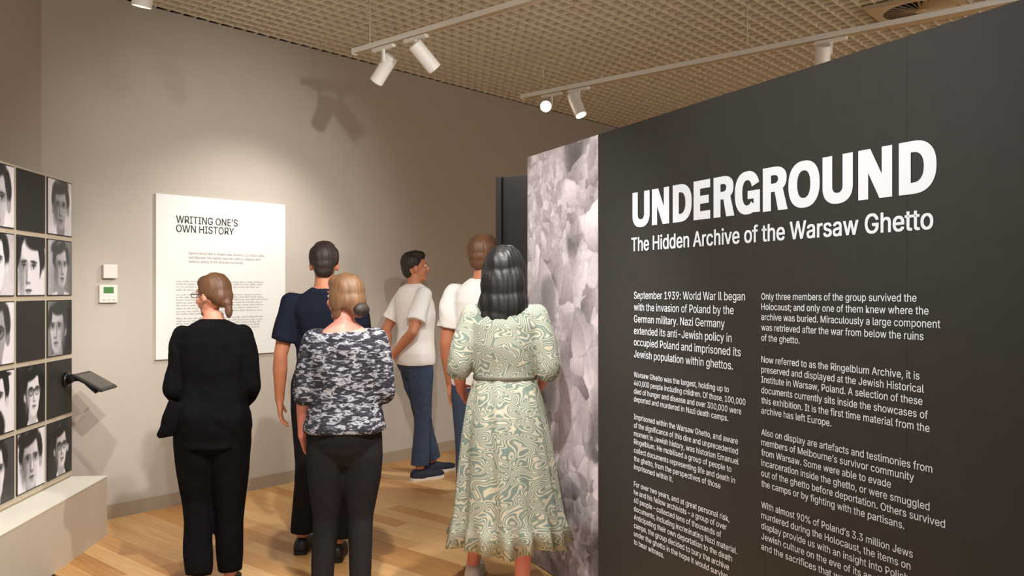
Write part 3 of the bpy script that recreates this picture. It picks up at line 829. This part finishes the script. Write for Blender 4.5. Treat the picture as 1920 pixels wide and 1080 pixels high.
def hand(bm, wrist, d, nrm, side, curl=.5, k=1.0):
    """side: +1 thumb lies towards +lat"""
    d = d.normalized(); nrm = (nrm - d * nrm.dot(d)).normalized(); lat = d.cross(nrm).normalized() * side
    L = .085 * k
    loft(bm, [(wrist - d * .02 * k, lat * .026 * k, nrm * .021 * k), (wrist + d * .015 * k, lat * .030 * k, nrm * .020 * k), (wrist + d * L * .6, lat * .040 * k, nrm * .016 * k), (wrist + d * L, lat * .040 * k, nrm * .012 * k)], 14)
    for i, (off, ln) in enumerate(((.031, .070), (.0105, .079), (-.0105, .073), (-.030, .058))):
        b_ = wrist + d * (L - .012 * k) + lat * off * k; a = 0
        dirv = d + lat * off * 2.5; pts = [b_]; p = b_ + (dirv.normalized()) * .012 * k
        pts.append(p)
        for q, f in enumerate((.42, .32, .26)):
            a += curl * (.55, .8, .6)[q]
            v = (dirv.normalized() * math.cos(a) + nrm * math.sin(a))
            p = p + v * ln * f * k; pts.append(p)
        tube(bm, pts, [.0092 * k, .0092 * k, .0086 * k, .0078 * k, .0062 * k], 8)
        ball(bm, pts[-1], .0062 * k, u=8, v=6)
    b_ = wrist + d * .018 * k + lat * .022 * k
    v1 = (d * .6 + lat * .75 + nrm * .25).normalized(); v2 = (d * .9 + lat * .3 + nrm * .4).normalized()
    pts = [b_, b_ + v1 * .035 * k, b_ + v1 * .035 * k + v2 * .028 * k, b_ + v1 * .035 * k + v2 * .050 * k]
    tube(bm, pts, [.014 * k, .0115 * k, .0095 * k, .007 * k], 8)
    ball(bm, pts[-1], .007 * k, u=8, v=6)

TORSO = [(.84, .150, .100, 0), (.90, .168, .112, -.005), (.97, .165, .115, -.01), (1.06, .142, .100, 0), (1.15, .138, .096, .005), (1.27, .158, .108, .005), (1.37, .170, .105, -.005), (1.43, .150, .085, -.012), (1.47, .095, .068, -.015), (1.50, .058, .055, -.012)]
def person(loc, yaw, Ht, pose, label, skinm, female=False, build=1.0):
    k = Ht / 1.75
    e = empty('person', loc, yaw, label, 'person')
    S = lambda p: Vector(p) * k
    J = dict(shR=(.175, -.01, 1.415), shL=(-.175, -.01, 1.415), elR=(.215, -.03, 1.13), elL=(-.215, -.03, 1.13),
             wrR=(.22, .06, .88), wrL=(-.22, .06, .88), hdR=(0, .15, -1), hdL=(0, .15, -1), nmR=(-1, 0, 0), nmL=(1, 0, 0),
             hiR=(.088, 0, .92), hiL=(-.088, 0, .92), knR=(.095, .02, .49), knL=(-.095, .02, .49), anR=(.10, -.02, .085), anL=(-.10, -.02, .085),
             ftR=0, ftL=0, head=(0, 0, 0))
    J.update(pose)
    if female:
        J['shR'] = (J['shR'][0] - .018,) + tuple(J['shR'][1:]); J['shL'] = (J['shL'][0] + .018,) + tuple(J['shL'][1:])
    lean = J.get('lean', 0.0)
    def LN(p):                       # forward lean above the hips
        p = Vector(p); h = max(0, p.z - .95)
        return Vector((p.x + h * J.get('tilt', 0), p.y + h * lean, p.z - h * lean * lean * .5))
    bm = bmesh.new()
    X = Vector((1, 0, 0)); Y = Vector((0, 1, 0))
    loft(bm, [(LN((0, y, z)) * k, X * a * k * build, Y * b_ * k * build) for z, a, b_, y in TORSO], 24)
    hp = LN((0, .005, 1.545)); hm = Matrix.Translation(hp * k) @ Euler((R(J['head'][0]), R(J['head'][1]), R(J['head'][2])), 'ZXY' if False else 'XYZ').to_matrix().to_4x4() @ Matrix.Diagonal((k, k, k, 1))
    tube(bm, [LN((0, -.015, 1.45)) * k, LN((0, -.005, 1.53)) * k, hm @ Vector((0, .0, .04))], [(.062 * k, .06 * k), (.052 * k, .054 * k), (.05 * k, .055 * k)], 18)
    # head in its own frame, origin at the neck top
    ball(bm, (0, -.006, .105), (.074, .094, .095), hm, 24, 18)
    ball(bm, (0, .028, .055), (.058, .066, .078), hm, 20, 14)
    ball(bm, (0, .066, -.012), (.026, .022, .020), hm)
    ball(bm, (0, .030, .0), (.046, .052, .032), hm)
    b2 = bmesh.new(); loft(b2, [(Vector((0, .088, .098)), X * .008, Y * .010), (Vector((0, .100, .078)), X * .010, Y * .014), (Vector((0, .108, .058)), X * .016, Y * .016), (Vector((0, .094, .046)), X * .015, Y * .010)], 10); b2.transform(hm)
    tm = bpy.data.meshes.new('t'); b2.to_mesh(tm); bm.from_mesh(tm); b2.free(); bpy.data.meshes.remove(tm)
    ball(bm, (0, .086, .113), (.045, .012, .010), hm)
    ball(bm, (0, .086, .026), (.024, .012, .010), hm)
    for s_ in (-1, 1):
        ball(bm, (s_ * .073, -.006, .075), (.010, .019, .030), hm)
        ball(bm, (s_ * .036, .062, .055), (.022, .024, .024), hm)
    for sd, sg_ in (('R', 1), ('L', -1)):
        sh, el, wr = LN(J['sh' + sd]) * k, Vector(J['el' + sd]) * k, Vector(J['wr' + sd]) * k
        fa = .88 if female else 1.0
        inner = LN((J['sh' + sd][0] * .5, -.01, 1.41)) * k
        tube(bm, [inner, sh], [.044 * k, .045 * k * fa], 14); ball(bm, sh, .047 * k * fa)
        tube(bm, [sh, sh.lerp(el, .35), sh.lerp(el, .8), el], [.047 * k * fa, .048 * k * fa, .041 * k * fa, .038 * k * fa], 14); ball(bm, el, .038 * k * fa)
        tube(bm, [el, el.lerp(wr, .3), el.lerp(wr, .8), wr], [.038 * k * fa, .041 * k * fa, .029 * k * fa, .026 * k * fa], 14)
        hand(bm, wr, Vector(J['hd' + sd]), Vector(J['nm' + sd]), sg_ * J.get('thumb' + sd, 1), J.get('curl', .45), k * (.92 if female else 1))
        hi, kn, an = Vector(J['hi' + sd]) * k, Vector(J['kn' + sd]) * k, Vector(J['an' + sd]) * k
        tube(bm, [hi, hi.lerp(kn, .3), hi.lerp(kn, .85), kn], [.088 * k, .082 * k, .058 * k, .053 * k], 16); ball(bm, kn, .053 * k)
        tube(bm, [kn, kn.lerp(an, .3), kn.lerp(an, .7), an], [.052 * k, .056 * k, .040 * k, .034 * k], 16)
        f = R(J['ft' + sd]); fd = Vector((math.sin(-f), math.cos(f), 0)); lt = Vector((fd.y, -fd.x, 0)); zz = Vector((0, 0, 1))
        pz = J.get('pitch' + sd, 0)
        fd2 = (fd * math.cos(R(pz)) + zz * math.sin(R(pz)) * -1)
        up = lt.cross(fd2).normalized()
        base = an - up * .045 * k
        loft(bm, [(base - fd2 * .055 * k, lt * .022 * k, up * .022 * k), (base - fd2 * .02 * k, lt * .034 * k, up * .040 * k), (base + fd2 * .06 * k, lt * .040 * k, up * .034 * k), (base + fd2 * .13 * k, lt * .043 * k, up * .020 * k), (base + fd2 * .175 * k, lt * .030 * k, up * .013 * k)], 16)
    me = remesh(bm, .0055, 2)
    o = link('body', me, M[skinm], e, True)
    for s_ in (-1, 1):
        bm = bmesh.new(); ball(bm, (s_ * .031, .0785, .090), .0105, hm, 12, 8); from_bm('eye', bm, M['eye'], e, True)
        bm = bmesh.new(); ball(bm, (s_ * .031, .0872, .090), (.0052, .003, .0052), hm, 10, 6); from_bm('iris', bm, M['dev_black'], e, True)
    bm = bmesh.new(); ball(bm, (0, .0935, .027), (.022, .007, .0075), hm, 12, 8); from_bm('lips', bm, M['lip'], e, True)
    J['_k'] = k; J['_hm'] = hm; J['_LN'] = LN; J['_b'] = build
    return e, J

def top(e, J, m, name='shirt', hem=.90, loose=.014, sleeve=.55, sl_loose=.016, neck=(1.500, .068, .060), flare=0.0, amp=.006, seed=1, puff=0, rings=None, hem_d=0):
    k = J['_k']; LN = J['_LN']; bl = J['_b']; bm = bmesh.new(); X = Vector((1, 0, 0)); Y = Vector((0, 1, 0))
    rr = []
    base = TORSO if rings is None else rings
    zs = sorted(set([hem] + [hem + .03] + [q[0] for q in base if hem + .03 < q[0] < neck[0] - .01]))
    Z = [q[0] for q in base]; A = [q[1] for q in base]; B = [q[2] for q in base]; C = [q[3] for q in base]
    for z in zs:
        fl = flare * max(0, (1.25 - z))
        rr.append((LN((0, float(np.interp(z, Z, C)), z)) * k, X * (float(np.interp(z, Z, A)) * bl + loose + fl) * k, Y * (float(np.interp(z, Z, B)) * bl + loose + fl * .8) * k))
    rr.append((LN((0, -.014, neck[0])) * k, X * neck[1] * k, Y * neck[2] * k))
    loft(bm, rr, 28)
    for sd in ('R', 'L'):
        sh, el, wr = LN(J['sh' + sd]) * k, Vector(J['el' + sd]) * k, Vector(J['wr' + sd]) * k
        inner = LN((J['sh' + sd][0] * .4, -.01, 1.40)) * k
        a = (.049 + sl_loose * .7) * k
        tube(bm, [inner, sh], [(.052 + loose * .5) * k, a], 16); ball(bm, sh, a * .99)
        if sleeve <= 1:
            en = sh.lerp(el, sleeve); tube(bm, [sh, sh.lerp(en, .5), en], [a, (.053 + sl_loose + puff) * k, (.050 + sl_loose * 1.2 + puff) * k], 18)
        else:
            en = el.lerp(wr, sleeve - 1); q = (.044 + sl_loose + puff)
            tube(bm, [sh, sh.lerp(el, .5), el], [a, (.050 + sl_loose + puff) * k, q * k], 18); ball(bm, el, q * .98 * k)
            tube(bm, [el, el.lerp(en, .5), en], [q * k, q * k, (.036 + sl_loose + puff * .6) * k], 18)
    me = remesh(bm, .0075, 2, folds(amp, seed=seed))
    return link(name, me, M[m], e, True)

def trousers(e, J, m, loose=.012, hem=.07, hemr=.06, amp=.006, seed=3, waist=1.0, name='trousers', kneer=None):
    k = J['_k']; bl = J['_b']; bm = bmesh.new(); X = Vector((1, 0, 0)); Y = Vector((0, 1, 0))
    zs = [.77, .84, .90, .97, waist]
    Z = [q[0] for q in TORSO]; A = [q[1] for q in TORSO]; B = [q[2] for q in TORSO]; C = [q[3] for q in TORSO]
    loft(bm, [(J['_LN']((0, float(np.interp(z, Z, C)) - .004, z)) * k, X * (float(np.interp(z, Z, A)) * bl * (.62 if z < .80 else 1) + loose) * k, Y * (float(np.interp(z, Z, B)) * bl * (.6 if z < .80 else 1) + loose) * k) for z in zs], 26)
    for s_ in (-1, 1): ball(bm, Vector((s_ * .070, -.035, .90)) * k, (.085 * k * bl + loose * .5, .085 * k, .11 * k))
    for sd in ('R', 'L'):
        hi, kn, an = Vector(J['hi' + sd]) * k, Vector(J['kn' + sd]) * k, Vector(J['an' + sd]) * k
        kr = kneer if kneer else .060 + loose
        en = kn.lerp(an, 1.0) if hem < .06 else kn.lerp(an, .94)
        tube(bm, [hi, hi.lerp(kn, .25), hi.lerp(kn, .6), kn], [(.088 + loose) * k, (.088 * bl + loose) * k, (.074 * bl + loose) * k, kr * k], 20); ball(bm, kn, kr * .985 * k)
        tube(bm, [kn, kn.lerp(en, .3), kn.lerp(en, .75), en], [kr * k, (.060 * .5 + kr * .5) * k, (kr * .3 + hemr * .7) * k, hemr * k], 20)
    me = remesh(bm, .0075, 2, folds(amp, fz=5, seed=seed))
    return link(name, me, M[m], e, True)

def shoes(e, J, m, sole='sole', heel=0):
    k = J['_k']
    for sd in ('R', 'L'):
        an = Vector(J['an' + sd]) * k; f = R(J['ft' + sd]); fd = Vector((math.sin(-f), math.cos(f), 0)); lt = Vector((fd.y, -fd.x, 0)); zz = Vector((0, 0, 1))
        pz = J.get('pitch' + sd, 0); fd2 = (fd * math.cos(R(pz)) - zz * math.sin(R(pz))).normalized(); up = lt.cross(fd2).normalized()
        b_ = an - up * .050 * k
        bm = bmesh.new()
        loft(bm, [(b_ - fd2 * .072 * k, lt * .026 * k, up * .032 * k), (b_ - fd2 * .055 * k, lt * .040 * k, up * .046 * k), (b_ - fd2 * .01 * k, lt * .044 * k, up * .055 * k), (b_ + fd2 * .04 * k, lt * .045 * k, up * .048 * k), (b_ + fd2 * .10 * k, lt * .050 * k, up * .033 * k), (b_ + fd2 * .16 * k, lt * .045 * k, up * .024 * k), (b_ + fd2 * .195 * k, lt * .026 * k, up * .016 * k)], 20)
        so = from_bm('shoe', bm, M[m], e, True)
        bm = bmesh.new()
        bb = b_ - up * .026 * k
        prof = [(-.078, .022), (-.066, .036), (-.03, .040), (.03, .041), (.10, .052), (.155, .048), (.19, .032), (.203, .012)]
        lo = []; hi_ = []
        P1 = [bb + fd2 * a * k + lt * w_ * k for a, w_ in prof] + [bb + fd2 * a * k - lt * w_ * k for a, w_ in reversed(prof)]
        v0 = [bm.verts.new(p - up * .010 * k) for p in P1]; v1 = [bm.verts.new(p + up * .012 * k) for p in P1]
        bm.faces.new(v0); bm.faces.new(list(reversed(v1)))
        for i in range(len(P1)):
            j = (i + 1) % len(P1); bm.faces.new((v0[i], v1[i], v1[j], v0[j]))
        s2 = from_bm('sole', bm, M[sole], so)

def hair_disp(amp, seed=0, f=105):
    rs = np.random.RandomState(seed); ph = rs.rand(4) * 6
    def g(co):
        x, y, z = co.T
        return amp * .6 * (np.sin(x * f + 2 * np.sin(z * 5 + ph[0]) + ph[1]) * .6 + np.sin(y * f * .8 + 2 * np.sin(z * 6 + ph[2]) + ph[3]) * .6 + np.sin((x + y) * f * 1.9 + z * 12) * .4)
    return g

def hair(e, J, m, lumps, amp=.0025, seed=0, voxel=.005, name='hair'):
    hm = J['_hm']; bm = bmesh.new()
    for c, r in lumps: ball(bm, c, r, hm, 20, 14)
    me = remesh(bm, voxel, 10, hair_disp(amp, seed))
    return link(name, me, M[m], e, True)
SHORT = [((0, -.016, .128), (.081, .092, .086)), ((0, .028, .170), (.064, .066, .044)), ((0, -.052, .088), (.066, .052, .052)), ((.066, -.022, .125), (.016, .05, .05)), ((-.066, -.022, .125), (.016, .05, .05)), ((0, -.055, .055), (.056, .040, .05)), ((0, .01, .185), (.06, .07, .032))]

# 1 woman in black, looking left at the text panel
e, J = person((-1.53, 4.30, 0), R(12), 1.63, dict(head=(-4, 0, 52), elR=(.200, .02, 1.12), elL=(-.205, -.0, 1.12), wrR=(.13, .18, 1.00), wrL=(-.15, .18, .98),
      hdR=(-1, .25, .1), hdL=(.8, .5, 0), nmR=(0, -1, 0), nmL=(0, -1, 0), knL=(-.085, .05, .50), anL=(-.06, -.12, .11), pitchL=24, knR=(.080, .03, .49), anR=(.09, .0, .085), lean=.05),
      'woman in loose black top and wide black trousers with glasses and brown hair tied back', 'skin', female=True)
top(e, J, 'cloth_black', hem=.80, loose=.030, sleeve=1.85, sl_loose=.010, neck=(1.50, .070, .062), flare=.03, amp=.007, seed=2)
trousers(e, J, 'cloth_black', loose=.034, hemr=.066, amp=.010, seed=5, kneer=.090)
k = J['_k']; bm = bmesh.new()                       # cardigan tail blown out to the left
tube(bm, [Vector((-.17, -.04, 1.05)) * k, Vector((-.20, -.05, .96)) * k, Vector((-.225, -.06, .90)) * k, Vector((-.275, -.06, .87)) * k], [(.06, .05), (.05, .05), (.03, .04), (.006, .012)], 16)
link('cardigan_tail', remesh(bm, .007, 3, folds(.006, seed=8)), M['cloth_black'], e, True)
shoes(e, J, 'shoe_black', 'shoe_black')
hair(e, J, 'hair_brown', [((0, -.020, .120), (.084, .094, .090)), ((0, .022, .155), (.066, .066, .046)), ((0, -.062, .075), (.068, .058, .062)), ((0, -.10, .035), (.030, .028, .030)), ((0, -.108, -.005), (.022, .020, .045)), ((.07, -.02, .11), (.014, .045, .045)), ((-.07, -.02, .11), (.014, .045, .045))], seed=1)
hm = J['_hm']; gl = bmesh.new()
for s_ in (-1, 1):
    for ring in range(1):
        pts = [hm @ Vector((s_ * .034 + .025 * math.cos(a), .104, .091 + .014 * math.sin(a))) for a in [2 * math.pi * i / 20 for i in range(21)]]
        tube(gl, pts, .0016, 6)
    tube(gl, [hm @ Vector((s_ * .060, .103, .094)), hm @ Vector((s_ * .080, .06, .094)), hm @ Vector((s_ * .086, -.005, .088))], .0026, 6)
tube(gl, [hm @ Vector((-.009, .105, .094)), hm @ Vector((.009, .105, .094))], .0022, 6)
from_bm('glasses', gl, M['dev_black'], e, True)

# 2 man in navy t-shirt
e, J = person((-1.10, 4.92, 0), R(6), 1.82, dict(head=(0, 0, 4), elL=(-.235, -.03, 1.12), wrL=(-.25, .03, .86), hdL=(.05, .12, -1), nmL=(1, .1, 0),
      knL=(-.10, .05, .50), anL=(-.13, .06, .085), knR=(.09, -.02, .49), anR=(.08, -.10, .085)),
      'dark haired man in navy t-shirt and black trousers, one arm hanging at his side', 'skin_tan')
top(e, J, 'navy', hem=.86, loose=.016, sleeve=.72, sl_loose=.016, amp=.006, seed=11)
trousers(e, J, 'jean_black', loose=.008, hemr=.066, seed=12)
shoes(e, J, 'shoe_black', 'shoe_black')
hair(e, J, 'hair_dark', SHORT + [((0, .03, .18), (.05, .05, .04))], seed=2, amp=.003)

# 3 woman in flecked knit top
e, J = person((-.80, 4.02, 0), R(8), 1.62, dict(head=(0, 0, 48), elR=(.20, -.0, 1.14), elL=(-.205, -.01, 1.13), wrR=(.15, .22, 1.06), wrL=(-.225, .10, .90),
      hdR=(-.5, 1, 0), hdL=(.1, .6, -.8), nmR=(-1, 0, -.2), nmL=(1, 0, 0), knL=(-.095, .03, .49), anL=(-.12, .0, .085), knR=(.08, .02, .49), anR=(.08, -.04, .085)),
      'woman in black and white flecked short sleeved top and black jeans, fair brown hair', 'skin_rosy', female=True, build=1.05)
top(e, J, 'knit', hem=.94, loose=.029, sleeve=1.05, sl_loose=.016, neck=(1.455, .115, .072), flare=.03, amp=.008, seed=21)
trousers(e, J, 'jean_black', loose=.017, hemr=.052, seed=22, kneer=.068)
shoes(e, J, 'shoe_black', 'shoe_black')
hair(e, J, 'hair_fair', [((0, -.018, .120), (.087, .098, .092)), ((0, .022, .158), (.070, .070, .046)), ((0, -.060, .070), (.076, .062, .070)), ((0, -.10, .015), (.045, .036, .036)), ((.074, -.01, .08), (.016, .05, .07)), ((-.074, -.01, .08), (.016, .05, .07)), ((-.06, .0, .02), (.018, .035, .05))], seed=3)
bm = bmesh.new(); ball(bm, (0, -.118, .022), (.050, .036, .036), J['_hm'], 16, 12)
link('hair_bun', remesh(bm, .005, 1, hair_disp(.002, 5)), M['hair_dark'], e, True)

# 4 man in white t-shirt, hands behind his back
e, J = person((-.80, 6.93, 0), R(-58), 1.86, dict(head=(6, 0, -12), elR=(.255, -.14, 1.14), elL=(-.255, -.13, 1.14), wrR=(.055, -.215, .955), wrL=(-.06, -.205, .955),
      hdR=(-1, -.05, -.35), hdL=(1, -.05, -.35), nmR=(0, -.6, .1), nmL=(0, -.6, .1), knR=(.09, .02, .50), anR=(.09, .0, .085), knL=(-.10, .10, .50), anL=(-.10, .20, .085), curl=.3),
      'dark haired man in white t-shirt and blue jeans with hands clasped behind his back', 'skin_tan')
top(e, J, 'tee', hem=.88, loose=.034, sleeve=.72, sl_loose=.020, amp=.009, seed=31)
trousers(e, J, 'denim', loose=.010, hemr=.07, seed=32)
shoes(e, J, 'shoe_navy', 'sole')
hair(e, J, 'hair_dark', SHORT, seed=4, amp=.003)

# 5 man in white t-shirt beyond the long haired woman
e, J = person((-.18, 5.2, 0), R(-16), 1.88, dict(head=(0, 0, -14)),
      'tall man in white t-shirt mostly hidden behind the long haired woman', 'skin_tan')
top(e, J, 'tee', hem=.88, loose=.020, sleeve=.70, sl_loose=.018, amp=.008, seed=41)
trousers(e, J, 'denim', loose=.010, hemr=.068, seed=42)
shoes(e, J, 'shoe_black', 'sole')
hair(e, J, 'hair_brown', SHORT, seed=6, amp=.003)

# 6 woman in long patterned dress
e, J = person((-.035, 4.14, 0), R(-4), 1.755, dict(head=(2, 0, -6), elR=(.215, -.03, 1.16), elL=(-.225, -.03, 1.16), wrR=(.17, .17, 1.05), wrL=(-.235, .13, 1.03),
      hdR=(-.2, 1, -.2), hdL=(.2, .7, -.5), nmR=(-1, 0, 0), nmL=(1, 0, 0), knL=(-.12, .15, .50), anL=(-.19, .28, .10), knR=(.09, .05, .49), anR=(.09, -.08, .085)),
      'woman in long green and cream zebra striped dress with long black hair', 'skin_rosy', female=True)
k = J['_k']
DR = [(.84, .165, .115, 0), (.97, .165, .12, -.01), (1.06, .142, .105, 0), (1.12, .13, .10, 0), (1.15, .138, .105, .005), (1.27, .165, .118, .005), (1.37, .17, .105, -.005), (1.43, .150, .085, -.012), (1.47, .095, .068, -.015), (1.5, .058, .055, -.012)]
top(e, J, 'dress', name='bodice', hem=1.09, loose=.020, sleeve=1.22, sl_loose=.014, puff=.004, neck=(1.49, .080, .066), amp=.006, seed=51, rings=DR)
# skirt: pleated cone with a ruffled hem, open below
bm = bmesh.new(); N = 120; prev = None
levels = [(1.13, .145, .115, 0), (1.10, .155, .128, .004), (1.0, .185, .165, .008), (.85, .212, .20, .012), (.65, .238, .228, .018), (.50, .256, .248, .022), (.41, .27, .26, .024), (.395, .275, .265, .018), (.30, .298, .285, .028)]
for li, (z, a, b_, am) in enumerate(levels):
    ring = []
    for i in range(N):
        th = 2 * math.pi * i / N
        w_ = am * (math.sin(th * 9 + 1.2 * math.sin(th * 3) + z * 3) * .6 + math.sin(th * 17 + z * 5) * (.35 if li < 7 else .8))
        zz_ = z + (.012 * math.sin(th * 5) if li == len(levels) - 1 else 0)
        ring.append(bm.verts.new(Vector(((a + w_) * math.cos(th) + (1.1 - z) * .01, (b_ + w_) * math.sin(th) + (1.13 - z) * .06, zz_)) * k))
    if prev:
        for i in range(N): bm.faces.new((prev[i], prev[(i + 1) % N], ring[(i + 1) % N], ring[i]))
    prev = ring
sk = from_bm('skirt', bm, M['dress'], e, True)
md = sk.modifiers.new('thickness', 'SOLIDIFY'); md.thickness = .004
bm = bmesh.new(); loft(bm, [(Vector((0, 0, z)) * k, Vector((a, 0, 0)) * k, Vector((0, b_, 0)) * k) for z, a, b_ in ((1.104, .156, .127), (1.107, .158, .129), (1.121, .158, .129), (1.124, .156, .127))], 40)
from_bm('belt', bm, M['belt'], e, True)
shoes(e, J, 'shoe_white', 'sole')
hair(e, J, 'hair_black', [((0, -.02, .115), (.094, .106, .102)), ((0, .015, .165), (.075, .075, .05)), ((0, -.06, .02), (.112, .078, .13)), ((0, -.075, -.07), (.118, .066, .11)), ((-.015, -.085, -.13), (.095, .052, .075)),
   ((.085, -.01, .05), (.028, .05, .10)), ((-.088, -.01, .05), (.028, .05, .10)), ((-.095, -.05, -.09), (.035, .04, .07)), ((.092, -.05, -.07), (.033, .04, .07))], seed=7, amp=.004)
